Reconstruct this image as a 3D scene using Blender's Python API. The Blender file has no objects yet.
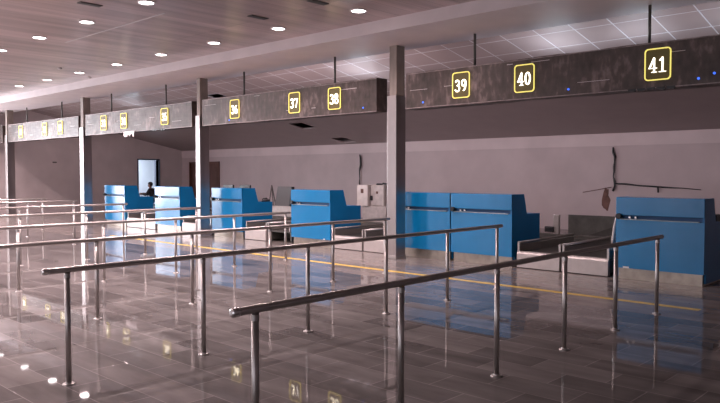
import bpy, bmesh, math, random
from mathutils import Vector, Matrix
random.seed(7)
C = bpy.context.scene.collection
PI = math.pi

# ------------------------------------------------------------------ helpers
class MB:
    """collects shapes, links them as ONE mesh object"""
    def __init__(s): s.bm = bmesh.new()
    def box(s, x0, x1, y0, y1, z0, z1, mi=0):
        v = [s.bm.verts.new(p) for p in ((x0,y0,z0),(x1,y0,z0),(x1,y1,z0),(x0,y1,z0),(x0,y0,z1),(x1,y0,z1),(x1,y1,z1),(x0,y1,z1))]
        for f in ((0,3,2,1),(4,5,6,7),(0,1,5,4),(1,2,6,5),(2,3,7,6),(3,0,4,7)):
            s.bm.faces.new([v[i] for i in f]).material_index = mi
        return s
    def prism(s, pts, axis, a, b, mi=0):
        """2-D outline pts extruded along axis from a to b"""
        def P(u, w, t):
            return (t,u,w) if axis=='x' else (u,t,w) if axis=='y' else (u,w,t)
        A = [s.bm.verts.new(P(u,w,a)) for u,w in pts]; B = [s.bm.verts.new(P(u,w,b)) for u,w in pts]
        fs = [s.bm.faces.new(A), s.bm.faces.new(B[::-1])]
        n = len(pts)
        for i in range(n):
            fs.append(s.bm.faces.new((A[i],B[i],B[(i+1)%n],A[(i+1)%n])))
        for f in fs: f.material_index = mi
        bmesh.ops.recalc_face_normals(s.bm, faces=fs)
        return s
    def tube(s, path, r, n=12, caps=True, mi=0):
        path = [Vector(p) for p in path]
        rs = r if isinstance(r,(list,tuple)) else [r]*len(path)
        rings = []; prev = None
        for i,p in enumerate(path):
            d = (path[min(i+1,len(path)-1)]-path[max(i-1,0)]).normalized()
            if prev is None:
                up = Vector((0,0,1)) if abs(d.z)<.9 else Vector((0,1,0))
                u = d.cross(up).normalized()
            else:
                u = (prev - d*prev.dot(d)).normalized()
            w = d.cross(u); prev = u
            rings.append([s.bm.verts.new(p+(u*math.cos(2*PI*k/n)+w*math.sin(2*PI*k/n))*rs[i]) for k in range(n)])
        fs=[]
        for a,b in zip(rings,rings[1:]):
            for k in range(n): fs.append(s.bm.faces.new((a[k],a[(k+1)%n],b[(k+1)%n],b[k])))
        if caps:
            fs.append(s.bm.faces.new(rings[0][::-1])); fs.append(s.bm.faces.new(rings[-1]))
        for f in fs: f.smooth = len(f.verts)==4; f.material_index = mi
        bmesh.ops.recalc_face_normals(s.bm, faces=fs)
        return s
    def lathe(s, prof, cx=0, cy=0, n=24, mi=0):
        rings=[]
        for r,z in prof:
            rings.append([s.bm.verts.new((cx+r*math.cos(2*PI*k/n),cy+r*math.sin(2*PI*k/n),z)) for k in range(n)])
        fs=[]
        for a,b in zip(rings,rings[1:]):
            for k in range(n): fs.append(s.bm.faces.new((a[k],a[(k+1)%n],b[(k+1)%n],b[k])))
        fs.append(s.bm.faces.new(rings[0][::-1])); fs.append(s.bm.faces.new(rings[-1]))
        for f in fs: f.material_index = mi
        bmesh.ops.recalc_face_normals(s.bm, faces=fs)
        return s
    def build(s, name, m, parent=None, loc=None, bevel=0, seg=2, smooth=False):
        me = bpy.data.meshes.new(name); s.bm.to_mesh(me); s.bm.free()
        o = bpy.data.objects.new(name, me); C.objects.link(o)
        for mm in (m if isinstance(m,(list,tuple)) else [m]): me.materials.append(mm)
        if parent: o.parent = parent
        if loc: o.location = loc
        if smooth:
            for p in me.polygons: p.use_smooth = True
        if bevel:
            b = o.modifiers.new('bevel','BEVEL'); b.width = bevel; b.segments = seg; b.limit_method='ANGLE'; b.angle_limit=math.radians(40)
        return o

def tag(o, label=None, cat=None, group=None, kind=None):
    if label: o['label'] = label
    if cat: o['category'] = cat
    if group: o['group'] = group
    if kind: o['kind'] = kind
    return o
def thing(name, label, cat, loc=(0,0,0), rz=0, group=None):
    o = bpy.data.objects.new(name, None); C.objects.link(o)
    o.empty_display_size = .1
    o.location = loc; o.rotation_euler = (0,0,rz)
    return tag(o, label, cat, group)
def struct(mb, name, m, **k): return tag(mb.build(name, m, **k), kind='structure')
def copy_tree(o, parent=None):
    c = o.copy(); C.objects.link(c); c.parent = parent
    for ch in list(o.children): copy_tree(ch, c)
    return c

# ------------------------------------------------------------------ materials
def nodes(name):
    m = bpy.data.materials.new(name); m.use_nodes = True
    nt = m.node_tree; return m, nt, nt.nodes['Principled BSDF']
def mat(name, col, rough=.5, metal=0, spec=.5, var=0, scale=6, bump=0, bscale=None, coat=0, stretch=(1,1,1), rvar=0):
    m, nt, p = nodes(name); N = nt.nodes.new; L = nt.links.new
    p.inputs['Base Color'].default_value = (*col,1); p.inputs['Roughness'].default_value = rough
    p.inputs['Metallic'].default_value = metal; p.inputs['Specular IOR Level'].default_value = spec
    p.inputs['Coat Weight'].default_value = coat; p.inputs['Coat Roughness'].default_value = .05
    tc = N('ShaderNodeTexCoord'); mp = N('ShaderNodeMapping'); mp.inputs['Scale'].default_value = stretch
    L(tc.outputs['Object'], mp.inputs['Vector'])
    nz = N('ShaderNodeTexNoise'); nz.inputs['Scale'].default_value = scale; nz.inputs['Detail'].default_value = 5
    L(mp.outputs[0], nz.inputs['Vector'])
    if var:
        r = N('ShaderNodeMapRange'); r.inputs[1].default_value=.3; r.inputs[2].default_value=.7
        r.inputs[3].default_value = 1-var; r.inputs[4].default_value = 1+var
        L(nz.outputs['Fac'], r.inputs[0])
        mx = N('ShaderNodeVectorMath'); mx.operation='SCALE'; mx.inputs[0].default_value = col
        L(r.outputs[0], mx.inputs['Scale']); L(mx.outputs[0], p.inputs['Base Color'])
    if rvar:
        r = N('ShaderNodeMapRange'); r.inputs[1].default_value=.3; r.inputs[2].default_value=.7
        r.inputs[3].default_value = max(.02,rough-rvar); r.inputs[4].default_value = rough+rvar
        L(nz.outputs['Fac'], r.inputs[0]); L(r.outputs[0], p.inputs['Roughness'])
    if bump:
        nb = N('ShaderNodeTexNoise'); nb.inputs['Scale'].default_value = bscale or scale; nb.inputs['Detail'].default_value = 2
        L(mp.outputs[0], nb.inputs['Vector'])
        b = N('ShaderNodeBump'); b.inputs['Strength'].default_value = bump; b.inputs['Distance'].default_value = .02
        L(nb.outputs['Fac'], b.inputs['Height']); L(b.outputs[0], p.inputs['Normal'])
    return m
def emit(name, col, s):
    m, nt, p = nodes(name)
    p.inputs['Base Color'].default_value=(*col,1); p.inputs['Emission Color'].default_value=(*col,1); p.inputs['Emission Strength'].default_value=s
    return m

M = {}
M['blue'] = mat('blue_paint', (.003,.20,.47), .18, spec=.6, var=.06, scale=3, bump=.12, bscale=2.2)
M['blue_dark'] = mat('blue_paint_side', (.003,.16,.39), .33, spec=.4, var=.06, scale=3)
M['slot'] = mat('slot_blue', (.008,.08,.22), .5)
M['strip'] = mat('ledge_metal', (.30,.38,.42), .35, .8)
M['chrome'] = mat('chrome', (.66,.65,.64), .25, 1)
M['steel'] = mat('brushed_steel', (.44,.41,.395), .33, .8)
M['clad'] = mat('column_steel', (.42,.375,.365), .33, 1, var=.07, scale=7, stretch=(1,1,.12), rvar=.05)
M['core'] = mat('bare_column', (.30,.25,.22), .6, var=.15, scale=8, stretch=(1,1,.3))
M['kick'] = mat('kick_steel', (.38,.33,.28), .32, .8, var=.2, scale=9)
M['panel'] = mat('pale_metal', (.52,.47,.45), .32, .35, var=.06, scale=9)
M['belt'] = mat('belt_rubber', (.05,.045,.04), .5, var=.2, scale=12)
M['darksteel'] = mat('dark_steel', (.13,.125,.115), .4, .5, var=.25, scale=5)
M['black'] = mat('black_plastic', (.012,.012,.014), .4)
M['greyboard'] = mat('grey_board', (.11,.09,.09), .5, var=.05)
M['cabinet'] = mat('cabinet_metal', (.66,.58,.55), .4, .15, var=.08, scale=8)
M['cabinet2'] = mat('cabinet_metal_worn', (.50,.44,.42), .42, .2, var=.14, scale=10)
M['brown'] = mat('brown_wood', (.13,.055,.04), .5, var=.25, scale=5, stretch=(4,4,.6))
M['white'] = mat('white_paint', (.78,.74,.74), .5, var=.03, scale=4)
M['pale'] = mat('beam_paint', (.80,.70,.71), .5, var=.05, scale=2)
M['under'] = mat('beam_underside_paint', (.60,.53,.53), .6, var=.05, scale=2)
M['paper'] = mat('white_paper', (.8,.8,.8), .7)
M['yellow'] = mat('yellow_floor_paint', (.72,.50,.10), .4, var=.12, scale=9)
M['grid'] = mat('ceiling_grid', (.66,.64,.68), .35)
M['hair'] = mat('black_hair', (.012,.01,.01), .6)
M['frame'] = mat('window_frame', (.35,.33,.33), .4, .5)
M['leaf'] = mat('dark_blue_door', (.035,.045,.075), .45)
M['edge'] = mat('worn_metal_edge', (.30,.24,.235), .45, .3, var=.5, scale=7)
M['film'] = mat('torn_film', (.75,.68,.68), .45)
M['bluewire'] = emit('blue_indicator', (.05,.16,.9), 1.2)
M['digit'] = emit('lit_digit', (1,.95,.84), 1.6)
M['yframe'] = emit('lit_yellow_outline', (1,.86,.20), .80)
M['signback'] = emit('olive_sign_face', (.12,.09,.02), .10)
M['lamp'] = emit('lamp_diffuser', (1,.93,.93), 14)

# walls with stains, sheen and a dado-less plaster look
def wallmat(name, col, stain=None):
    m = mat(name, col, .62, var=.07, scale=1.3, bump=.05, bscale=30)
    return m
M['wall'] = wallmat('wall_plaster', (.58,.475,.485))
M['wallband'] = wallmat('wall_band_plaster', (.70,.585,.595))
M['wallend'] = wallmat('end_wall_plaster', (.66,.57,.57))
M['wallwhite'] = wallmat('lit_room_plaster', (.80,.84,.90))

def floor_material(name, c0, c1, mortar, rough, w=.62, h=.31):
    m, nt, p = nodes(name); N = nt.nodes.new; L = nt.links.new
    tc = N('ShaderNodeTexCoord')
    br = N('ShaderNodeTexBrick'); br.inputs['Scale'].default_value = 1
    br.inputs['Brick Width'].default_value = w; br.inputs['Row Height'].default_value = h
    br.inputs['Mortar Size'].default_value = .004; br.offset = .5
    br.inputs['Color1'].default_value = (*c0,1); br.inputs['Color2'].default_value = (*c1,1); br.inputs['Mortar'].default_value = (*mortar,1)
    br.inputs['Bias'].default_value = 0
    L(tc.outputs['Object'], br.inputs['Vector'])
    nz = N('ShaderNodeTexNoise'); nz.inputs['Scale'].default_value = 2.2; nz.inputs['Detail'].default_value = 7
    mp = N('ShaderNodeMapping'); mp.inputs['Scale'].default_value = (.6,2.2,1)
    L(tc.outputs['Object'], mp.inputs['Vector']); L(mp.outputs[0], nz.inputs['Vector'])
    r = N('ShaderNodeMapRange'); r.inputs[1].default_value=.3; r.inputs[2].default_value=.7; r.inputs[3].default_value=.72; r.inputs[4].default_value=1.28
    L(nz.outputs['Fac'], r.inputs[0])
    mx = N('ShaderNodeVectorMath'); mx.operation='SCALE'
    L(br.outputs['Color'], mx.inputs[0]); L(r.outputs[0], mx.inputs['Scale']); L(mx.outputs[0], p.inputs['Base Color'])
    r2 = N('ShaderNodeMapRange'); r2.inputs[1].default_value=.25; r2.inputs[2].default_value=.75; r2.inputs[3].default_value=rough*.55; r2.inputs[4].default_value=rough*1.6
    L(nz.outputs['Fac'], r2.inputs[0]); L(r2.outputs[0], p.inputs['Roughness'])
    # every tile lies a touch out of level
    sub = N('ShaderNodeVectorMath'); sub.operation='SUBTRACT'
    L(br.outputs['Color'], sub.inputs[0]); sub.inputs[1].default_value = tuple((a+b)/2 for a,b in zip(c0,c1))
    b = N('ShaderNodeBump'); b.inputs['Strength'].default_value=.05; b.inputs['Distance'].default_value=.004
    n2 = N('ShaderNodeTexNoise'); n2.inputs['Scale'].default_value = 3.0; n2.inputs['Detail'].default_value=1
    L(tc.outputs['Object'], n2.inputs['Vector'])
    inv = N('ShaderNodeMath'); inv.operation='SUBTRACT'
    L(n2.outputs['Fac'], inv.inputs[0]); L(br.outputs['Fac'], inv.inputs[1])
    L(inv.outputs[0], b.inputs['Height']); L(b.outputs[0], p.inputs['Normal'])
    p.inputs['Specular IOR Level'].default_value = .17
    return m
M['floor_dark'] = floor_material('dark_polished_tile', (.185,.170,.166), (.105,.097,.095), (.24,.22,.215), .028)
M['floor_light'] = floor_material('pale_tile', (.23,.20,.185), (.20,.172,.16), (.15,.13,.125), .14, .62, .62)

def plank_material():
    m, nt, p = nodes('ceiling_planks'); N = nt.nodes.new; L = nt.links.new
    tc = N('ShaderNodeTexCoord')
    mp = N('ShaderNodeMapping'); mp.inputs['Rotation'].default_value=(0,0,PI/2)
    L(tc.outputs['Object'], mp.inputs['Vector'])
    br = N('ShaderNodeTexBrick'); br.inputs['Scale'].default_value=1
    br.inputs['Brick Width'].default_value=3.6; br.inputs['Row Height'].default_value=.30; br.inputs['Mortar Size'].default_value=.006; br.offset=0
    br.inputs['Color1'].default_value=(.55,.435,.43,1); br.inputs['Color2'].default_value=(.44,.345,.34,1); br.inputs['Mortar'].default_value=(.30,.23,.23,1)
    L(mp.outputs[0], br.inputs['Vector'])
    nz = N('ShaderNodeTexNoise'); nz.inputs['Scale'].default_value=1.2; nz.inputs['Detail'].default_value=4
    m2 = N('ShaderNodeMapping'); m2.inputs['Scale'].default_value=(2.4,.25,1)
    L(tc.outputs['Object'], m2.inputs['Vector']); L(m2.outputs[0], nz.inputs['Vector'])
    r = N('ShaderNodeMapRange'); r.inputs[1].default_value=.3; r.inputs[2].default_value=.7; r.inputs[3].default_value=.74; r.inputs[4].default_value=1.28
    L(nz.outputs['Fac'], r.inputs[0])
    mx = N('ShaderNodeVectorMath'); mx.operation='SCALE'
    L(br.outputs['Color'], mx.inputs[0]); L(r.outputs[0], mx.inputs['Scale']); L(mx.outputs[0], p.inputs['Base Color'])
    p.inputs['Roughness'].default_value=.30; p.inputs['Metallic'].default_value=.35
    b = N('ShaderNodeBump'); b.inputs['Strength'].default_value=.5; b.inputs['Distance'].default_value=.03
    inv = N('ShaderNodeMath'); inv.operation='SUBTRACT'
    L(nz.outputs['Fac'], inv.inputs[0]); L(br.outputs['Fac'], inv.inputs[1]); L(inv.outputs[0], b.inputs['Height']); L(b.outputs[0], p.inputs['Normal'])
    return m
M['planks'] = plank_material()
M['tile'] = mat('slope_ceiling_tile', (.33,.258,.252), .42, var=.05, scale=2)

def fascia_material():
    """metal still under scuffed, wrinkled protective film"""
    m, nt, p = nodes('film_covered_metal'); N = nt.nodes.new; L = nt.links.new
    tc = N('ShaderNodeTexCoord')
    def noise(sc, st, det=6):
        mp = N('ShaderNodeMapping'); mp.inputs['Scale'].default_value = st
        L(tc.outputs['Object'], mp.inputs['Vector'])
        n = N('ShaderNodeTexNoise'); n.inputs['Scale'].default_value=sc; n.inputs['Detail'].default_value=det
        L(mp.outputs[0], n.inputs['Vector']); return n
    a = noise(2.0,(1.0,1,.9)); c = noise(8,(1.5,1,.7),10); s = noise(5,(.5,1,6),3)
    r = N('ShaderNodeValToRGB'); e = r.color_ramp.elements
    e[0].position=.36; e[0].color=(.040,.028,.024,1); e[1].position=.72; e[1].color=(.30,.22,.21,1)
    x = e.new(.53); x.color=(.085,.060,.053,1)
    ad = N('ShaderNodeMath'); ad.operation='MULTIPLY_ADD'; ad.inputs[1].default_value=.5
    L(c.outputs['Fac'], ad.inputs[0])
    h = N('ShaderNodeMath'); h.operation='MULTIPLY'; h.inputs[1].default_value=.5
    L(a.outputs['Fac'], h.inputs[0]); L(h.outputs[0], ad.inputs[2]); L(ad.outputs[0], r.inputs[0])
    L(r.outputs[0], p.inputs['Base Color'])
    rr = N('ShaderNodeMapRange'); rr.inputs[1].default_value=.35; rr.inputs[2].default_value=.7; rr.inputs[3].default_value=.36; rr.inputs[4].default_value=.58
    L(s.outputs['Fac'], rr.inputs[0]); L(rr.outputs[0], p.inputs['Roughness'])
    p.inputs['Metallic'].default_value=.2; p.inputs['Specular IOR Level'].default_value=.5
    b = N('ShaderNodeBump'); b.inputs['Strength'].default_value=.5; b.inputs['Distance'].default_value=.012
    L(ad.outputs[0], b.inputs['Height']); L(b.outputs[0], p.inputs['Normal'])
    return m
M['fascia'] = fascia_material()

def glass_material():
    m = bpy.data.materials.new('window_glass'); m.use_nodes=True; nt=m.node_tree
    nt.nodes.remove(nt.nodes['Principled BSDF']); out = nt.nodes['Material Output']
    t = nt.nodes.new('ShaderNodeBsdfTransparent'); g = nt.nodes.new('ShaderNodeBsdfGlossy'); g.inputs['Roughness'].default_value=.02
    mx = nt.nodes.new('ShaderNodeMixShader'); mx.inputs[0].default_value=.06
    nt.links.new(t.outputs[0],mx.inputs[1]); nt.links.new(g.outputs[0],mx.inputs[2]); nt.links.new(mx.outputs[0],out.inputs['Surface'])
    return m
M['glass'] = glass_material()

# ------------------------------------------------------------------ the room
XL, XR, YF, YB = -28.5, 5.0, -9.0, 18.05
ZC = 4.07                      # hall ceiling
ZTOP = 5.0
YE = 7.73                      # dark / pale tile edge
fl = MB()
fl.box(XL-3, XR, YF, YE, -.2, 0, 0); fl.box(XL-3, XR, YE, YB+.2, -.2, 0, 1)
struct(fl, 'floor', [M['floor_dark'], M['floor_light']])
struct(MB().box(XL, XR, YF, 8.57, ZC, ZC+.1), 'ceiling', M['planks'])
struct(MB().box(XL-.3, XR+.2, YF-.2, YB+.3, ZTOP, ZTOP+.15), 'trim_1', M['core'])         # roof slab
bm_ = MB(); bm_.box(XL, XR, 8.57, 10.14, 3.87, 4.75, 0)
struct(bm_, 'trim_2', M['pale'])
struct(MB().box(-13.3, -9.75, 5.875, 5.905, ZC-.006, ZC), 'trim_5', M['white'])
# sloping rear ceiling of lay-in tiles, three tiles missing
SL = -.206
def zs(y): return 4.27 + SL*(y-10.1)
T = .668; TY = .654
xs = [-3.56 + T*k for k in range(-38, 14)]; xs = [x for x in xs if XL < x < XR]; xs = [XL]+sorted(xs)+[XR]
ys = [11.93 + TY*k for k in range(-3, 12)]; ys = [y for y in ys if 10.14 < y < YB]; ys = [10.14]+ys+[YB]
holes = [(-17.25,15.4),(-17.25,17.4),(-17.25,12.2)]
rc = MB(); gd = MB()
for i in range(len(xs)-1):
    for j in range(len(ys)-1):
        x0,x1,y0,y1 = xs[i],xs[i+1],ys[j],ys[j+1]
        if any(x0<hx<x1 and y0<hy<y1 for hx,hy in holes): continue
        
        rc.prism([(y0,zs(y0)),(y1,zs(y1)),(y1,zs(y1)+.02),(y0,zs(y0)+.02)], 'x', x0, x1)
struct(rc, 'ceiling.001', M['tile'])
YG = 13.24
for x in xs[1:-1]:
    gd.prism([(ys[0],zs(ys[0])-.003),(YG,zs(YG)-.003),(YG,zs(YG)+.03),(ys[0],zs(ys[0])+.03)],'x',x-.010,x+.010)
for y in ys[1:-1]:
    if y > YG+.02: continue
    gd.prism([(y-.007,zs(y-.007)-.002),(y+.007,zs(y+.007)-.002),(y+.011,zs(y+.011)+.03),(y-.011,zs(y-.011)+.03)],'x',XL,XR)
struct(gd, 'trim_3', M['grid'])

# back wall with the pale band under the ceiling, and a brown double door
ZW = zs(YB)
DX0, DX1, DH = -27.85, -25.5, 2.1
w = MB(); w.box(XL, DX0, YB, YB+.2, 0, ZTOP); w.box(DX1, XR, YB, YB+.2, 0, ZTOP); w.box(DX0, DX1, YB, YB+.2, DH, ZTOP)
struct(w, 'wall_back', M['wall'])
struct(MB().box(XL, XR, YB-.025, YB, 2.30, ZW-.002), 'trim_4', M['wallband'])
d = MB(); d.box(DX0+.06, (DX0+DX1)/2-.004, YB+.03, YB+.08, .01, DH-.06); d.box((DX0+DX1)/2+.004, DX1-.06, YB+.03, YB+.08, .01, DH-.06)
for cx in ((DX0*.75+DX1*.25), (DX0*.25+DX1*.75)):
    for z0,z1 in ((.2,.9),(1.05,1.9)):
        d.box(cx-.36, cx+.36, YB+.015, YB+.03, z0, z1)
door1 = struct(d, 'door_1', M['brown'], bevel=.006)
fr = MB(); fr.box(DX0, DX0+.06, YB-.05, YB+.1, 0, DH); fr.box(DX1-.06, DX1, YB-.05, YB+.1, 0, DH); fr.box(DX0, DX1, YB-.05, YB+.1, DH-.06, DH)
fr.build('door_frame', M['brown'], door1)
for s in (-1,1):
    MB().tube([((DX0+DX1)/2+s*.07, YB+.01, .95),((DX0+DX1)/2+s*.07, YB+.01, 1.15)], .012).build('door_handle', M['steel'], door1)

# end wall: glazed bays towards the front, an open doorway towards the back
bays = [(5.75,8.2),(3.15,5.25),(.45,2.6),(-1.15,-.75)]
EY0, EY1, EH = 15.80, 16.82, 2.18
w = MB()
edges = [YF]+[v for b in sorted(bays) for v in b]
for k in range(0,len(edges),2):
    y1 = edges[k+1] if k+1 < len(edges) else EY0
    w.box(XL-.2, XL, edges[k], y1, 0, ZTOP)
for y0,y1 in bays: w.box(XL-.2, XL, y0, y1, 3.85, ZTOP); w.box(XL-.2, XL, y0, y1, 0, .1)
w.box(XL-.2, XL, EY1, YB+.2, 0, ZTOP); w.box(XL-.2, XL, EY0, EY1, EH, ZTOP)
struct(w, 'wall_left', M['wallend'])
for n,(y0,y1) in enumerate(bays):
    wf = MB()
    for (a,b,c_,d_) in ((y0,y0+.05,.1,3.85),(y1-.05,y1,.1,3.85),(y0,y1,.1,.15),(y0,y1,3.80,3.85)): wf.box(XL-.12, XL-.06, a,b,c_,d_)
    if y1-y0 > 1: wf.box(XL-.12, XL-.06, y0, y1, 2.35, 2.40)
    wo = struct(wf, 'window_%d'%(n+1), M['frame'])
    MB().box(XL-.095, XL-.085, y0+.05, y1-.05, .15, 3.80).build('pane', M['glass'], wo)
# the doorway: frame, open leaf, the lit room behind
df = MB(); df.box(XL-.2, XL+.03, EY0-.05, EY0, 0, EH+.05); df.box(XL-.2, XL+.03, EY1, EY1+.05, 0, EH+.05); df.box(XL-.2, XL+.03, EY0, EY1, EH, EH+.05)
d2 = struct(df, 'door_2', M['leaf'])
lf = MB().prism([(XL-.205,EY1-.03),(XL-.205,EY1+.02),(XL-.97,EY1+.40),(XL-.99,EY1+.355)], 'z', .01, EH-.01)
lf.build('door_leaf', M['leaf'], d2)
rm = MB(); rm.box(XL-3, XL-2.8, 12, YB+2.4, 0, 3); rm.box(XL-2.8, XL-.2, 12, 12.2, 0, 3); rm.box(XL-2.8, XL-.2, YB+2.2, YB+2.4, 0, 3); rm.box(XL-3, XL-.2, 12, YB+2.4, 2.8, 3)
rm.box(XL-.25,XL-.2, YB+.2, YB+2.4, 0, 3); rm.box(XL-3, XL-.2, YB+.2, YB+2.4, -.2, 0)
struct(rm, 'wall_side_room', M['wallwhite'])
fw = MB(); fw.box(XL, XR, YF-.2, YF, 3.7, ZTOP); fw.box(XL, XR, YF-.2, YF, 0, .12)
fx_ = [XL+k*(XR-XL)/8 for k in range(9)]
for x in fx_: fw.box(x-.3, x+.3, YF-.2, YF, .12, 3.7)
struct(fw, 'wall_front', M['wall'])
for k in range(8):  # unseen glazing added so fill light enters from behind the camera
    a,b = fx_[k]+.3, fx_[k+1]-.3
    wf = MB()
    for q in ((a,a+.05,.12,3.7),(b-.05,b,.12,3.7),(a,b,.12,.17),(a,b,3.65,3.7),((a+b)/2-.025,(a+b)/2+.025,.12,3.7),(a,b,2.3,2.35)): wf.box(q[0],q[1],YF-.12,YF-.06,q[2],q[3])
    wo = struct(wf, 'window_%d'%(k+5), M['frame'])
    MB().box(a+.05,b-.05,YF-.095,YF-.085,.17,3.65).build('pane', M['glass'], wo)
struct(MB().box(XR, XR+.2, YF-.2, YB+.2, 0, ZTOP), 'wall_right', M['wall'])

# yellow waiting line painted on the pale tile edge
tag(MB().box(-16.5, -2.57, 8.32, 8.43, 0, .0015).build('floor_marking_line', M['yellow']), 'yellow stripe painted along the floor in front of the counters', 'floor line')

# ------------------------------------------------------------------ columns
YC = 9.6
colx = [-26.78, -20.70, -14.465, -8.26]
coln = ['farthest square steel-clad column, at the left edge of the photo by the end wall',
        'square steel-clad column between the hanging panels of numbers 32 and 33',
        'square steel-clad column between the hanging panels of numbers 35 and 36',
        'nearest square steel-clad column, between the panels of numbers 38 and 39']
for x,lab,hw in zip(colx,coln,(.10,.115,.092,.11)):
    t = thing('column', lab, 'column', (x, YC, 0), 0, 'columns along the check-in counters')
    MB().box(-hw,hw, 0,.27, 0, 2.97).build('cladding', M['clad'], t, bevel=.008)
    MB().box(-hw+.04,hw-.01, .02,.25, 2.97, 3.87).build('core', M['core'], t, bevel=.006)
    MB().box(-hw-.01,hw+.01,-.01,.28, 0,.06).build('base_plate', M['steel'], t, bevel=.006)

# ------------------------------------------------------------------ hanging sign fascia
ZF0, ZF1 = 2.71, 3.33
sections = [(-28.48,-27.12),(-26.60,-20.93),(-20.46,-14.74),(-14.29,-8.645),(-7.945,-2.35)]
fnames = ['short end of a hanging metal panel past the farthest column',
          'long film-covered hanging panel carrying numbers 30 to 32',
          'long film-covered hanging panel carrying numbers 33 to 35, bright with glare',
          'long film-covered hanging panel carrying numbers 36 to 38',
          'long dark film-covered hanging panel carrying numbers 39 to 41']
rods = [[-27.9],[-25.2,-22.37],[-19.06,-16.12],[-12.81,-9.87],[-6.57,-3.71]]
leds = [[],[],[],[(-8.98,2.80),(-13.2,2.79)],[(-7.55,2.80),(-4.83,2.80),(-2.83,2.84),(-3.02,2.79)]]
for i,((x0,x1),lab) in enumerate(zip(sections,fnames)):
    t = thing('hanging_fascia', lab, 'fascia panel', ((x0+x1)/2, 9.62, ZF0), 0, 'hanging fascia panels over the counters')
    cx=(x0+x1)/2
    b = MB()
    # slightly uneven edges of the unfinished sheet
    n=max(4,int((x1-x0)/.35)); rnd=random.Random(i)
    lo=[(x0-cx+(x1-x0)*k/n, rnd.uniform(-.012,.010)) for k in range(n+1)]
    hi=[(x0-cx+(x1-x0)*k/n, ZF1-ZF0+rnd.uniform(-.012,.010)) for k in range(n+1)]
    for k in range(n):
        b.prism([lo[k],lo[k+1],hi[k+1],hi[k]],'y',0,.30)
    bmesh.ops.remove_doubles(b.bm, verts=b.bm.verts, dist=.0005)
    b.build('panel', M['fascia'], t)
    et=MB(); et.box(x0-cx,x1-cx,-.004,.0,.0,.012); et.box(x0-cx,x1-cx,-.004,.0,ZF1-ZF0-.016,ZF1-ZF0-.004); et.box(x0-cx,x0-cx+.012,-.004,0,.012,ZF1-ZF0-.016)
    et.build('worn_edge', M['edge'], t)
    rnd=random.Random(20+i); xx=x0-cx+.1
    while xx < x1-cx-.3:
        ln=rnd.uniform(.1,.5); zz=rnd.choice([.17,.32,.47,.55])+rnd.uniform(-.01,.01); MB().box(xx,min(xx+ln,x1-cx-.02),-.003,0,zz,zz+rnd.uniform(.004,.009)).build('film_crease', M['film'], t); xx+=ln+rnd.uniform(.25,.9)
    for x in rods[i]:
        MB().tube([(x-cx,.13,ZF1-ZF0-.02),(x-cx,.13,3.88-ZF0)],.022,8).build('hanger_rod', M['darksteel'], t)
    for x,z in leds[i]:
        MB().tube([(x-cx,-.012,z-ZF0),(x-cx,.004,z-ZF0)],.016,10).build('indicator_light', M['bluewire'], t)
    if i==2:
        f = MB()
        rnd=random.Random(5)
        for k in range(7):
            px=-18.05+.09*k-cx
            f.prism([(px-.06,.01),(px+.07,.02),(px+.05+rnd.uniform(-.05,.05),-.05-rnd.random()*.11),(px-.04,-.04-rnd.random()*.10)],'y',-.02-.006*k,-.012-.006*k)
        f.build('torn_film', M['film'], t)
    if i in (2,4):
        f = MB(); rnd=random.Random(9)
        for k in range(5):
            px = (-16.6 if i==2 else -3.95)+.13*k-cx
            f.prism([(px,.012),(px+.12,.016),(px+.11,-.012-rnd.random()*.03),(px+.02,-.01-rnd.random()*.02)],'y',-.010,.02)
        f.build('torn_edge', M['black'], t)

# digits drawn with a broad-nib pen (thick stems, thin hairlines, serifs)
def arc(cx,cy,rx,ry,a0,a1,n=14): return [(cx+rx*math.cos(math.radians(a0+(a1-a0)*k/n)), cy+ry*math.sin(math.radians(a0+(a1-a0)*k/n))) for k in range(n+1)]
G = {'0':[arc(.3,.5,.2,.42,90,450,24)],
 '1':[[(.32,.06),(.32,.92)],[(.14,.76),(.32,.92)],[(.12,.05),(.52,.05)]],
 '2':[arc(.3,.68,.19,.24,170,-20,12)+[(.14,.10)],[(.10,.07),(.52,.07)],[(.50,.08),(.53,.2)]],
 '3':[arc(.27,.71,.18,.21,160,-90,12),arc(.27,.28,.22,.23,90,-160,14)],
 '4':[[(.40,.05),(.40,.93)],[(.38,.92),(.08,.32)],[(.06,.30),(.56,.30)],[(.26,.05),(.54,.05)]],
 '5':[[(.15,.92),(.48,.92)],[(.15,.92),(.13,.55)],arc(.28,.32,.22,.26,125,-160,16)],
 '6':[arc(.3,.30,.19,.24,0,360,20),arc(.42,.34,.31,.58,105,185,12)],
 '7':[[(.08,.90),(.53,.90)],[(.52,.90),(.28,.06)],[(.08,.90),(.07,.76)]],
 '8':[arc(.3,.71,.17,.21,0,360,18),arc(.3,.28,.21,.23,0,360,18)],
 '9':[arc(.3,.68,.19,.24,0,360,20),arc(.18,.62,.31,.56,-75,5,12)]}
def glyph(mb, ch, ox, oz, w, h, nx=.060, nz=.026):
    for st in G[ch]:
        for p,q in zip(st,st[1:]):
            pts=[]
            for (u,v) in (p,q):
                for k in range(10):
                    a=2*PI*k/10; pts.append((ox+(u+nx*math.cos(a))*w, oz+(v+nz*math.sin(a))*h))
            pts=sorted(set((round(a,5),round(b,5)) for a,b in pts))
            def half(ps):
                o=[]
                for r in ps:
                    while len(o)>1 and (o[-1][0]-o[-2][0])*(r[1]-o[-2][1])-(o[-1][1]-o[-2][1])*(r[0]-o[-2][0])<=0: o.pop()
                    o.append(r)
                return o
            hull=half(pts)[:-1]+half(pts[::-1])[:-1]
            mb.prism(hull,'y',-.022,-.012)
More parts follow.
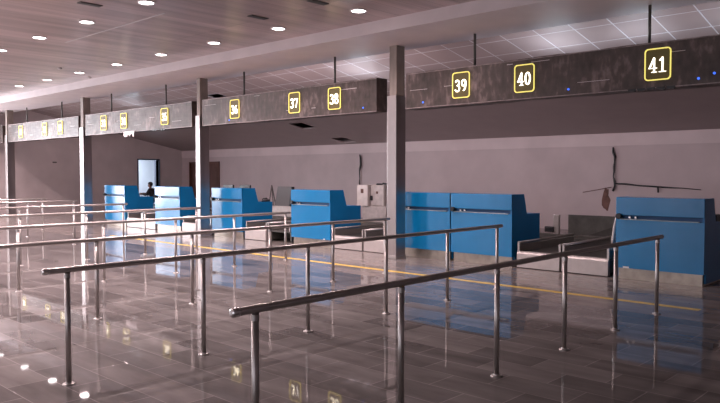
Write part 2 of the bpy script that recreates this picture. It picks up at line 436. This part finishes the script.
def rrect(hw,hh,r,n=6):
    o=[]
    for cx,cz,a in ((hw-r,hh-r,0),(-hw+r,hh-r,90),(-hw+r,-hh+r,180),(hw-r,-hh+r,270)):
        for k in range(n+1):
            t=math.radians(a+90*k/n); o.append((cx+r*math.cos(t),cz+r*math.sin(t)))
    return o
signx = {30:-25.40,31:-23.38,32:-22.2,33:-19.28,34:-18.1,35:-15.97,36:-12.98,37:-10.93,38:-9.745,39:-6.745,40:-5.56,41:-3.54}
for num,x in signx.items():
    t = thing('number_sign', 'illuminated white number %d in a yellow rounded outline on the hanging panel'%num, 'number sign', (x,9.62,3.03), 0, 'illuminated counter numbers')
    MB().prism(rrect(.165,.205,.045),'y',-.010,-.0005).build('sign_face', M['signback'], t)
    o=rrect(.175,.215,.05); q=rrect(.161,.201,.040); f=MB()
    n=len(o)
    for k in range(n):
        f.prism([o[k],o[(k+1)%n],q[(k+1)%n],q[k]],'y',-.020,-.008)
    bmesh.ops.remove_doubles(f.bm, verts=f.bm.verts, dist=.0003)
    f.build('outline', M['yframe'], t)
    s=str(num)
    for k,ch in enumerate(s):
        g=MB(); glyph(g,ch,-.122+.125*k,-.115,.192,.215); g.build('digit', M['digit'], t)

# ------------------------------------------------------------------ check-in counters
W=1.235
def make_counter():
    t = bpy.data.objects.new('check_in_counter', None); C.objects.link(t); t.empty_display_size=.1
    h=W/2
    MB().box(-h+.03,h-.03,.05,.86,0,.17).build('kick_plate', M['kick'], t)
    lp=MB()
    # gently bowed sheet-metal front
    n=14
    for z0,z1,off,dx in ((.165,.880,0,0),):
        prof=[(-h+W*k/n, -.012*math.sin(PI*k/n)) for k in range(n+1)]
        lp.prism(prof+[(h,.03),(-h,.03)],'z',z0,z1)
    lp.build('front_panel', M['blue'], t)
    up=MB(); n=14
    prof=[(-h+W*k/n, -.008-.014*math.sin(PI*k/n)) for k in range(n+1)]
    up.prism(prof+[(h,.03),(-h,.03)],'z',.945,1.205)
    up.build('upper_panel', M['blue'], t, bevel=.006)
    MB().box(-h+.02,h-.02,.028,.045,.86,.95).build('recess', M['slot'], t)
    MB().box(-h+.06,h-.07,-.018,.03,.878,.892).build('ledge_strip', M['strip'], t, bevel=.004)
    for x in (-.33,-.26):
        MB().tube([(x*W/1.0,-.018,.915),(x*W/1.0,.03,.915)],.016,10).build('lock_knob', M['chrome'], t)
    prof=[(0,.165),(0,1.21),(.39,1.21),(.49,.87),(.93,.865),(.93,.03),(.10,.03),(.10,.165)]
    for s in (-1,1):
        a,b=(h-.03,h) if s>0 else (-h,-h+.03)
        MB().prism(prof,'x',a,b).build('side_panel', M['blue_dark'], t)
    MB().box(-h+.03,h-.03,.03,.385,1.18,1.207).build('top_cap', M['blue'], t)
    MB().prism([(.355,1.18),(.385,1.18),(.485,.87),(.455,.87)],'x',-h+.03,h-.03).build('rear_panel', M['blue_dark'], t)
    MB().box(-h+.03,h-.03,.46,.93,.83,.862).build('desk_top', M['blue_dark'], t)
    return t
cl = {35:-19.64,36:-16.71,37:-14.0,38:-10.99,39:-7.930,40:-6.67,41:-3.675}
clab={35:'blue check-in counter farthest left, white with glare on its front',
 36:'blue check-in counter second from the left, under number 35, with glare',
 37:'blue check-in counter just right of the column between 35 and 36',
 38:'blue check-in counter under number 37, left of the metal cabinet',
 39:'blue check-in counter partly behind the nearest column, joined to its neighbour',
 40:'blue check-in counter under number 40, right half of the joined pair',
 41:'blue check-in counter at the right edge of the photo under number 41'}
proto=make_counter()
for k,(n,x) in enumerate(cl.items()):
    t = proto if k==0 else copy_tree(proto)
    t.location=(x,10.1,0); tag(t,clab[n],'check-in counter','blue check-in counters')
    if n in (35,36):
        MB().tube([(-W/2+.06,-.07,.93),(-W/2+.06,.02,.93)],.04,12).build('round_knob', M['black'], t)
    if n in (38,40,41):
        a={38:(.12,.46),40:(.0,.16),41:(-.5,-.34)}[n]
        MB().box(a[0],a[1],-.006,.004,.163,.19).build('tape_remnant', M['paper'], t)

# ------------------------------------------------------------------ baggage conveyors between counters
def conveyor(x0, w, label, panel=True, guard=False):
    t = thing('baggage_conveyor', label, 'conveyor', (x0,10.12,0), 0, 'baggage conveyors between the counters')
    if panel:
        MB().prism([(0,.012),(0,.235),(.012,.262),(.04,.275),(.07,.275),(.07,.012)],'x',0.005,w-.005).build('front_panel', M['panel'], t)
    fr=MB(); fr.box(.01,.05,.075,1.95,.05,.24); fr.box(w-.05,w-.01,.075,1.95,.05,.24); fr.box(.05,w-.05,.5,.55,.05,.2); fr.box(.05,w-.05,1.85,1.9,.05,.2)
    fr.build('frame', M['darksteel'], t)
    MB().box(.05,w-.05,.075,1.95,.225,.262).build('belt', M['belt'], t)
    for x in (.0,w-.035):
        g=MB(); g.box(x,x+.035,.03,.075,.262,.43); g.box(x+.008,x+.027,.075,2.0,.262,.39); g.tube([(x+.0175,.05,.415),(x+.0175,2.0,.43)],.02,10)
        g.build('side_guard', M['steel'], t)
    for y in (.12,1.8):
        for x in (.03,w-.03): MB().tube([(x,y,0),(x,y,.06)],.02,8).build('foot', M['darksteel'], t)
    if guard:
        MB().tube([(w-.035,.22,.40),(w-.03,.23,.55),(w-.015,.24,.72),(w+.002,.26,.84),(w+.015,.29,.91)],.026,10).build('end_guard', M['panel'], t)
    return t
conveyor(-5.97,.77,'pale-fronted baggage conveyor beside the right side of the number 40 counter')
conveyor(-5.17,.76,'pale-fronted baggage conveyor beside the left side of the number 41 counter', guard=True)
conveyor(-10.32,.84,'baggage conveyor right of the number 37 counter, left of a pair by the nearest column')
conveyor(-9.44,.84,'baggage conveyor directly behind the nearest column')
conveyor(-13.30,.78,'pale-fronted baggage conveyor on the right of the number 36 counter')
conveyor(-12.48,.78,'baggage conveyor with an open dark front left of the number 37 counter', panel=False)
conveyor(-16.02,.64,'baggage conveyor left of the column between panels 35 and 36')
conveyor(-15.36,.62,'baggage conveyor hidden behind the column between panels 35 and 36', guard=True)
conveyor(-18.95,.80,'glare-white baggage conveyor right of the leftmost counter')
conveyor(-18.13,.76,'glare-white baggage conveyor left of the second counter from the left')
# collector belt running behind all of them
t = thing('collector_conveyor','long low dark collector belt running behind the baggage conveyors','conveyor',(-12,12.2,0))
b=MB(); b.box(-9,9,0,.06,.10,.34); b.box(-9,9,.68,.74,.10,.34); 
for k in range(10): b.box(-8.9+1.95*k,-8.82+1.95*k,.06,.68,.0,.28)
b.build('frame', M['darksteel'], t)
MB().box(-9,9,.06,.68,.28,.31).build('belt', M['belt'], t)
# steel backboard behind the belts of 40/41
t = thing('backboard','dark steel backboard standing behind the belts between counters 40 and 41','backboard',(-5.45,13.0,0))
MB().box(-1.05,1.4,0,.03,.34,.735).build('board', M['darksteel'], t)
for x in (-.9,1.2): MB().box(x,x+.05,.03,.08,0,.70).build('post', M['darksteel'], t)
MB().prism([(-.62,.34),(.05,.34),(.52,.735),(.40,.735)],'y',-.02,-.002).build('sloped_side', M['belt'], t)
# little scanner post
t = thing('scanner_post','short white post with a black reader beside the right side of counter 40','scanner',(-6.84,13.06,0))
MB().box(.0,.12,-.04,.04,.0,.72).build('post', M['panel'], t, bevel=.01)
MB().box(-.17,.03,-.10,-.04,.36,.48).build('reader', M['black'], t, bevel=.02)

# metal equipment cabinet between 38 and 39
t = thing('equipment_cabinet','pale metal equipment cabinet with a black handle behind the number 38 conveyors','cabinet',(-12.14,13.0,0))
MB().box(-.06,.74,.04,.72,.0,.735).build('base', M['cabinet2'], t, bevel=.01)
MB().box(.18,.64,.10,.70,.735,1.265).build('body', M['cabinet2'], t, bevel=.008)
dd = MB().box(.19,.63,.08,.10,.75,1.25).build('door', M['cabinet2'], t, bevel=.004)
MB().box(.20,.26,.04,.08,.88,1.0).build('handle', M['black'], dd, bevel=.01)
MB().box(.38,.44,.072,.08,1.05,1.11).build('badge', M['brown'], dd)
cp = MB().box(-.20,.17,-.02,.62,.73,1.27).build('control_panel', M['cabinet'], t, bevel=.008)
MB().box(-.06,.03,-.028,-.02,1.06,1.17).build('badge', M['brown'], cp)
cb=MB(); rnd=random.Random(3)
cb.tube([(.20,.3,1.285),(.28,.25,1.29),(.36,.32,1.285),(.44,.28,1.31),(.52,.33,1.29),(.60,.3,1.285)],.022,8)
cb.build('cable_bundle', M['black'], t)

# white box, leaning board and easel between 37 and 38
t = thing('pale_cabinet','low pale metal box behind the belts, left of the number 37 counter','box',(-15.45,12.98,0))
MB().box(-.35,.75,0,.6,.0,.60).build('body', M['cabinet'], t, bevel=.01)
MB().box(-.33,.73,-.012,0,.03,.30).build('lower_panel', M['cabinet2'], t)
MB().box(-.36,.76,-.01,.61,.60,.625).build('lid', M['cabinet'], t, bevel=.005)
t = thing('notice_board','dark grey board leaning upright on the low pale box','board',(-15.46,13.1,.625))
MB().prism([(-.34,0),(.30,0),(.40,.56),(-.18,.56)],'y',0,.04).build('board', M['greyboard'], t)
MB().prism([(.30,0),(.34,0),(.44,.56),(.40,.56)],'y',-.005,.10).build('edge', M['black'], t)
MB().tube([(.1,.06,.3),(.15,.32,.0)],.015,8).build('strut', M['black'], t)
t = thing('easel_stand','thin grey A-shaped easel stand beside the leaning board','stand',(-16.06,13.15,0))
for p in ((-.20,0,0),(.22,0,0),(.02,.35,0)):
    MB().tube([p,(0.02,.05,1.22)],.016,8).build('leg', M['greyboard'], t)
MB().box(-.12,.15,-.01,.02,.62,.65).build('crossbar', M['greyboard'], t)

# computer screens on the staff side of counter 37 and 41
def monitor(x,y,z,lab,w=.42,h=.27,rz=0):
    t = thing('computer_monitor',lab,'monitor',(x,y,z),rz,'computer monitors on the counters')
    MB().box(-.11,.11,-.07,.07,0,.015).build('foot', M['black'], t, bevel=.005)
    MB().box(-.025,.025,-.02,.01,.015,.15).build('neck', M['black'], t)
    MB().box(-w/2,w/2,-.03,.015,.14,.14+h).build('screen_case', M['black'], t, bevel=.008)
    MB().box(-w/2+.015,w/2-.015,.015,.018,.155,.125+h).build('screen', M['slot'], t)
monitor(-14.13,10.78,.862,'black computer monitor at the right end of the counter under number 36')
monitor(-14.86,10.80,.862,'black computer monitor just showing over the top left of counter under number 36',.42,.27)
t = thing('keyboard','black keyboard box on the staff side of the rightmost counter','keyboard',(-3.30,10.80,.862))
MB().box(-.25,.22,-.10,.12,0,.10).build('body', M['black'], t, bevel=.01)
kk=MB()
for i in range(11):
    for j in range(4): kk.box(-.23+.04*i,-.197+.04*i,-.08+.045*j,-.045+.045*j,.10,.108)
kk.build('keys', M['darksteel'], t)
t = thing('telephone','small black telephone on the low desk wing of counter under number 36','telephone',(-13.50,10.92,.862))
MB().prism([(-.08,0),(.08,0),(.08,.06),(-.08,.03)],'x',-.07,.07).build('base', M['black'], t, bevel=.006)
MB().tube([(-.05,-.07,.06),(-.05,-.04,.075),(-.05,.05,.085),(-.05,.08,.08)],.016,8).build('handset', M['black'], t)

# things on the back wall: cable drops and the loose cable
def drop(x,z0,z1,seed,lab):
    rnd=random.Random(seed); n=9
    o=MB().tube([(x+rnd.uniform(-.035,.035),YB-.05,z0+(z1-z0)*k/n) for k in range(n+1)],[.030*rnd.uniform(.5,1.2) for k in range(n+1)],8)
    tag(o.build('cable_drop',M['black']),lab,'cable','cables hanging on the back wall')
drop(-7.72,1.10,2.26,1,'black cable hanging down the back wall behind the rightmost counter')
drop(-16.96,1.15,2.24,4,'dark cable hanging down the back wall above the metal cabinet')
o=MB().tube([(-7.70,YB-.05,1.30),(-7.42,YB-.05,1.29),(-7.1,YB-.05,1.255),(-6.6,YB-.05,1.225),(-6.0,YB-.05,1.20),(-5.55,YB-.05,1.165)],[.016,.024,.018,.020,.011,.008],8)
o.tube([(-6.58,YB-.05,1.23),(-6.57,YB-.05,1.08)],.02,8)
tag(o.build('loose_cable',M['black']),'black loose cable sagging along the back wall above the rightmost counter','cable')
o=MB().tube([(-8.6,YB-.012,1.05),(-8.2,YB-.012,1.12),(-7.8,YB-.012,1.20)],.010,6)
tag(o.build('thin_wire',M['brown']),'thin brown wire on the back wall left of the black cable drop','cable')
pt=MB(); rnd=random.Random(2)
pts=[(.11*math.cos(a)*rnd.uniform(.6,1.2),.36*math.sin(a)*rnd.uniform(.7,1.1)) for a in [2*PI*k/14 for k in range(14)]]
pt.prism([(-7.95+u,.86+v) for u,v in pts],'y',YB-.006,YB-.001)
tag(pt.build('wall_patch', mat('torn_plaster',(.17,.085,.07),.8,var=.3,scale=10)),'ragged brown patch of bare plaster on the back wall left of the rightmost counter','patch')
tag(MB().prism([(-25.5+14.2-.02,0)]*0 or [(12.0,2.0),(12.16,2.0),(12.16,2.05),(12.0,2.05)],'x',XL+.001,XL+.03).build('wall_bracket',M['darksteel']),'small dark bracket high on the end wall between the two far columns','bracket')

# ------------------------------------------------------------------ queue railings
def railing(i, x, y0, y1, posts, lab):
    t = thing('queue_railing', lab, 'railing', (x,y0,0), 0, 'steel queue railings')
    L=y1-y0; r=.0225; z=.85
    path=[(0,-.012,z),(0,-.008,z),(0,0,z)]+[(0,L*k/8,z) for k in range(1,8)]+[(0,L,z),(0,L+.008,z),(0,L+.012,z)]
    rad=[.010,.018,r]+[r]*7+[r,.018,.010]
    MB().tube(path,rad,16).build('handrail', M['steel'], t)
    MB().lathe([(.0245,-.03),(.0265,0),(.022,.012),(.012,.018)],0,0,16).build('end_cap', M['chrome'], t, loc=(0,-.006,z)).rotation_euler=(PI/2,0,0)
    p0=None
    for y in posts:
        y-=y0
        if p0 is None:
            p0=MB().tube([(0,0,0),(0,0,z-.02)],.0205,16).build('post', M['steel'], t, loc=(0,y,0))
            MB().lathe([(.046,0),(.046,.005),(.042,.010),(.026,.013),(.024,.02)],0,0,20).build('floor_flange', M['steel'], p0)
            MB().lathe([(.0225,0),(.0225,.03)],0,0,16).build('collar', M['steel'], p0, loc=(0,0,z-.06))
        else:
            p=copy_tree(p0,t); p.location=(0,y,0)
rl=['nearest steel queue railing, running up to the number 41 counter',
    'second-nearest steel queue railing, its rounded near end at the left of the photo',
    'third steel queue railing from the front, leaving the photo at the left edge',
    'fourth steel queue railing from the front',
    'fifth steel queue railing from the front, ending by the column left of number 36',
    'sixth steel queue railing from the front, ending before the leftmost counter',
    'seventh steel queue railing from the front, ending by the second farthest column',
    'farthest steel queue railing, ending short of the second farthest column']
for i,(x,y1) in enumerate([(-2.85,7.95),(-5.03,8.13),(-7.1,8.2),(-9.52,8.25),(-12.2,8.15),(-15.05,8.05),(-17.75,8.1),(-19.7,8.1)]):
    ps = [[2.23,3.41,4.55,5.65,6.72,7.82],[2.21,3.38,4.59,5.76,6.90,8.02],[2.26,3.44,4.62,5.81,6.97,8.10],[2.36,3.54,4.72,5.90,7.02,8.15]][i] if i<4 else [y1-.1-1.16*k for k in range(5,-1,-1)]
    railing(i,x,2.10 if i==0 else 2.05,y1,ps,rl[i])

# ------------------------------------------------------------------ recessed lamps
def lamp_proto():
    t=bpy.data.objects.new('ceiling_light',None); C.objects.link(t)
    r=MB(); n=28
    for k in range(n):
        a,b=2*PI*k/n,2*PI*(k+1)/n
        q=[(ra*math.cos(an),ra*math.sin(an)) for ra,an in ((.135,a),(.135,b),(.108,b),(.108,a))]
        r.prism(q,'z',-.014,0)
    bmesh.ops.remove_doubles(r.bm,verts=r.bm.verts,dist=.0003)
    r.build('trim_ring',M['white'],t)
    MB().lathe([(.109,-.004),(.109,-.001)],0,0,28).build('diffuser',M['lamp'],t)
    return t
lp=lamp_proto(); first=True
LX=[-7.43-1.91*k for k in range(0,11)]
LY=[7.85,5.34,2.83,.32,-2.2,-4.7,-7.2]
ordn=['first','second','third','fourth','fifth','sixth','seventh','eighth','ninth']
ld=bpy.data.lights.new('lamp_glow','AREA'); ld.shape='DISK'; ld.size=.2; ld.energy=52; ld.color=(1,.78,.79); ld.spread=math.radians(150)
for y in LY:
    for k,x in zip(range(0,11),LX):
        vis = (y==7.85 and 0<=k<=8) or (y==5.34 and 1<=k<=4)
        if not vis and (k>=0 and y<0 and k%2): continue
        t = lp if first else copy_tree(lp); first=False
        if not vis and y<5 and LY.index(y)%2==0: x+=.95
        t.location=(x,y,ZC)
        if y==7.85 and vis: lab='round recessed ceiling light, %s from the right in the row along the pale beam'%ordn[k]
        elif vis: lab='round recessed ceiling light, %s from the right in the row at the upper left'%ordn[k-1]
        else: lab='round recessed ceiling light beyond the edges of the photo'
        tag(t,lab,'ceiling light','recessed ceiling lights')
        l=bpy.data.objects.new('lamp_glow',ld); C.objects.link(l); l.location=(x,y,ZC-.02)
for k,(x,y,lab) in enumerate([(-16.6,7.2,'small white ceiling detector near the row of lights by the beam, left one'),(-17.56,8.38,'small white ceiling detector close against the pale beam')]):
    tag(MB().lathe([(.03,-.035),(.05,-.025),(.055,0)],0,0,16).build('smoke_detector',M['white'],loc=(x,y,ZC)),lab,'detector','smoke detectors')
def px_at(px,py,z):
    f=694.;pi_=math.atan(27.5/f);yw=math.atan(654/f)
    x=(px-360)/f; y=-(py-201.5)/f; c,s=math.cos(pi_),math.sin(pi_)
    fw=c+y*s; up=-s+y*c; t=(z-1.55)/up
    return ((-math.sin(yw)*fw+math.cos(yw)*x)*t,(math.cos(yw)*fw+math.sin(yw)*x)*t)
for (x,y,lab) in [(*px_at(90,4,ZC),'narrow dark air slot in the plank ceiling at the top left'),(*px_at(318,2,ZC),'narrow dark air slot in the plank ceiling at the top centre'),(*px_at(258,17,ZC),'narrow dark air slot in the plank ceiling above number 37')]:
    t=thing('air_slot',lab,'air vent',(x,y,ZC),0,'air slots in the ceiling')
    MB().box(-.06,.06,-.17,.17,-.012,0).build('frame',M['darksteel'],t)
    MB().box(-.045,.045,-.155,.155,-.014,-.012).build('slot',M['black'],t)

# unseen fluorescent battens added behind the hanging panels to light the rear
BAT=[(-3.6,.45),(-6.2,.7),(-9.6,1),(-11.6,1.15),(-13.4,.9),(-16.4,.6),(-19.0,.6),(-22.5,.5),(-25.3,.5)]
for k,(x,s) in enumerate(BAT):
    t=thing('fill_batten','added white fluorescent batten, unseen behind a hanging panel','lamp',(x,9.985,3.05),0,'added battens behind the hanging panels')
    MB().box(-.62,.62,-.064,.04,0,.04).build('body',M['white'],t)
    MB().tube([(-.6,0,.062),(.6,0,.062)],.015,10).build('tube',emit('fill_tube_glow',(.9,.93,1),4) if k==0 else bpy.data.materials['fill_tube_glow'],t)
    l=bpy.data.lights.new('batten_fill','AREA'); l.shape='RECTANGLE'; l.size=1.2; l.size_y=.06; l.energy=34*s; l.color=(1,.82,.85)
    o=bpy.data.objects.new('batten_fill',l); C.objects.link(o); o.location=(x,10.05,3.08); o.rotation_euler=(math.radians(90-16),0,0)

# unseen uplighters added behind the panels to make light patches on the slope
for k,(x,s) in enumerate([(-21.6,.8),(-11.0,1.3),(-6.1,1.2),(-4.6,.9),(-2.9,1.0)]):
    t=thing('fill_uplighter','added bluish light trough, unseen behind a hanging panel','lamp',(x,11.6,3.22),0,'added uplighters behind the panels')
    MB().box(-.35,.35,-.10,.10,0,.05).build('trough',M['white'],t,bevel=.01)
    MB().tube([(-.3,0,.06),(.3,0,.06)],.02,10).build('tube',bpy.data.materials['fill_tube_glow'],t)
    for q in (-.25,.25): MB().box(q-.02,q+.02,-1.68,-.08,-.02,.03).build('bracket',M['darksteel'],t)
    l=bpy.data.lights.new('uplight_fill','AREA'); l.shape='RECTANGLE'; l.size=.6; l.size_y=.15; l.energy=6.5*s; l.color=(.72,.87,1)
    o=bpy.data.objects.new('uplight_fill',l); C.objects.link(o); o.location=(x,11.6,3.31); o.rotation_euler=(PI,0,0)
# daylight outside the glazed end wall and the lamp of the side room
def area(name,loc,rot,sx,sy,e,col):
    l=bpy.data.lights.new(name,'AREA'); l.shape='RECTANGLE'; l.size=sx; l.size_y=sy; l.energy=e; l.color=col
    o=bpy.data.objects.new(name,l); C.objects.link(o); o.location=loc; o.rotation_euler=rot; return o
area('daylight',(XL-.8,3.6,2.3),(0,-PI/2,0),4.6,11,2700,(.93,.94,1))
area('front_fill',((XL+XR)/2,YF-1.0,2.1),(PI/2,0,0),XR-XL,4,420,(1,.88,.90))  # added fill light shining in through the front glazing
area('side_room_lamp',(XL-1.5,16.2,2.75),(0,0,0),1.2,1.2,105,(.80,.89,1))
wd=bpy.data.worlds.new('world'); bpy.context.scene.world=wd; wd.use_nodes=True
wd.node_tree.nodes['Background'].inputs[0].default_value=(.8,.85,1,1); wd.node_tree.nodes['Background'].inputs[1].default_value=1.0

# ------------------------------------------------------------------ the seated person near the end door
def person():
    vs=[];ed=[];rd=[]
    def V(p,r,par=None):
        vs.append(p); rd.append(r)
        if par is not None: ed.append((par,len(vs)-1))
        return len(vs)-1
    # local frame: faces +x, left is +y; seat at z .42
    pel=V((0,0,.50),.125)
    wa=V((.02,0,.64),.115,pel); ch=V((.05,0,.80),.135,wa); uc=V((.07,0,.93),.115,ch)
    nk=V((.10,0,1.01),.050,uc); hd=V((.125,0,1.08),.070,nk); h2=V((.13,0,1.135),.082,hd); h3=V((.122,0,1.19),.066,h2)
    V((.205,0,1.105),.016,h2)                                     # nose
    for s in (-1,1):
        V((.115,s*.088,1.115),.016,h2)                            # ear
        sh=V((.07,s*.165,.945),.062,uc)
        el=V((.20,s*.215,.735),.044,sh); wr=V((.425,s*.12,.80),.030,el)
        pa=V((.485,s*.10,.80),.028,wr)
        for k,(dy,l) in enumerate(((-.030,.050),(-.011,.062),(.010,.066),(.029,.055))):
            a=V((.515,s*.10+dy,.803),.010,pa); b=V((.515+l*.55,s*.10+dy*1.1,.800),.009,a); V((.515+l,s*.10+dy*1.1,.790),.008,b)
        th=V((.485,s*.10-s*.036,.802),.011,pa); V((.52,s*.10-s*.052,.798),.009,th)
        hp=V((.06,s*.10,.49),.095,pel); kn=V((.43,s*.13,.49),.062,hp); an=V((.42,s*.13,.09),.042,kn); V((.54,s*.14,.045),.040,an)
    me=bpy.data.meshes.new('person'); me.from_pydata([Vector(p) for p in vs],ed,[])
    o=bpy.data.objects.new('person_tmp',me); C.objects.link(o)
    sk=o.modifiers.new('skin','SKIN'); sk.use_smooth_shade=True
    for k,d in enumerate(me.skin_vertices[0].data): d.radius=(rd[k],rd[k]); d.use_root=(k==0)
    o.modifiers.new('sub','SUBSURF').levels=2; o.modifiers['sub'].render_levels=2
    dg=bpy.context.evaluated_depsgraph_get(); ev=o.evaluated_get(dg)
    m2=bpy.data.meshes.new_from_object(ev)
    bpy.data.objects.remove(o)
    skin=mat('skin',(.20,.11,.075),.5); shirt=mat('dark_shirt',(.022,.022,.026),.8); tr=mat('dark_trousers',(.03,.03,.04),.8)
    m2.materials.clear()
    for q in (skin,shirt,tr): m2.materials.append(q)
    for p in m2.polygons:
        c=p.center
        if c.z>1.0: p.material_index=0
        elif c.z<.57 and c.x<.6: p.material_index=2
        elif c.x>.40 and c.z>.7: p.material_index=0
        else: p.material_index=1
        p.use_smooth=True
    b=bpy.data.objects.new('person',m2); C.objects.link(b)
    hb=MB(); n=14
    for j in range(7):
        pass
    bmesh.ops.create_uvsphere(hb.bm,u_segments=18,v_segments=10,radius=.096,matrix=Matrix.Translation((.112,0,1.155)))
    bmesh.ops.delete(hb.bm,geom=[v for v in hb.bm.verts if v.co.z<1.135 and v.co.x>.10 or v.co.z<1.09],context='VERTS')
    h=hb.build('hair',M['hair'],b,smooth=True); sm=h.modifiers.new('solid','SOLIDIFY'); sm.thickness=.012
    for s in (-1,1):
        MB().lathe([(.004,0),(.009,.003),(.004,.006)],0,0,8).build('eye',M['black'],b,loc=(.203,s*.032,1.128)).rotation_euler=(0,PI/2,0)
    MB().box(.196,.206,-.022,.022,1.062,1.068).build('mouth',mat('lips',(.12,.045,.04),.5),b)
    for s in (-1,1):
        MB().box(.39,.60,s*.14-.04,s*.14+.04,0,.05).build('shoe',M['black'],b,bevel=.015)
    return b
pb=person()
face=math.atan2(-.55,-.83)
pb.location=(-24.15,14.0,0); pb.rotation_euler=(0,0,face)
tag(pb,'person in a dark shirt seated against the bright doorway, arms on a table','person')
t=thing('stool','dark stool under the seated person by the bright doorway','stool',(-24.15,14.0,0),face)
MB().lathe([(.17,.345),(.18,.355),(.18,.375),(.16,.385)],0,0,20).build('seat',M['black'],t)
for a in range(4):
    an=PI/4+a*PI/2
    MB().tube([(.12*math.cos(an),.12*math.sin(an),.35),(.17*math.cos(an),.17*math.sin(an),0)],.014,8).build('leg',M['darksteel'],t)
fx,fy=math.cos(face),math.sin(face)
t=thing('small_table','small table with a white top in front of the seated person','table',(-24.15+fx*.62,14.0+fy*.62,0),face)
MB().box(-.25,.25,-.42,.42,.74,.768).build('table_top',M['white'],t,bevel=.005)
for sx in (-1,1):
    for sy in (-1,1): MB().box(sx*.21-.02,sx*.21+.02,sy*.37-.02,sy*.37+.02,0,.74).build('leg',M['darksteel'],t)
t=thing('papers','white stack of papers on the small table','papers',(-24.15+fx*.70-fy*.26,14.0+fy*.70+fx*.26,.768),face+.2)
MB().box(-.10,.10,-.14,.14,0,.02).build('sheets',M['paper'],t)
t=thing('hand_scanner','dark hand-held device lying on the small table','device',(-24.15+fx*.80,14.0+fy*.80,.768),face+.6)
MB().box(-.05,.05,-.12,.12,0,.05).build('body',M['black'],t,bevel=.012)
MB().tube([(0,.02,.05),(0,.06,.10),(0,.16,.12)],.018,8).build('grip',M['black'],t)

# ------------------------------------------------------------------ camera and view
cam=bpy.data.cameras.new('camera'); co=bpy.data.objects.new('camera',cam); C.objects.link(co)
co.location=(0,0,1.55); cam.sensor_width=36; cam.lens=36*694/720; cam.clip_end=200
co.rotation_euler=(PI/2-math.atan(27.5/694),0,math.atan(654/694))
sc=bpy.context.scene; sc.camera=co
sc.view_settings.view_transform='Standard'; sc.view_settings.look='None'; sc.view_settings.gamma=1; sc.view_settings.exposure=.16
sc.view_settings.use_curve_mapping=False
cy=sc.cycles; cy.use_denoising=True; cy.max_bounces=8; cy.diffuse_bounces=4; cy.glossy_bounces=4; cy.sample_clamp_indirect=4; cy.use_light_tree=True; cy.caustics_reflective=False
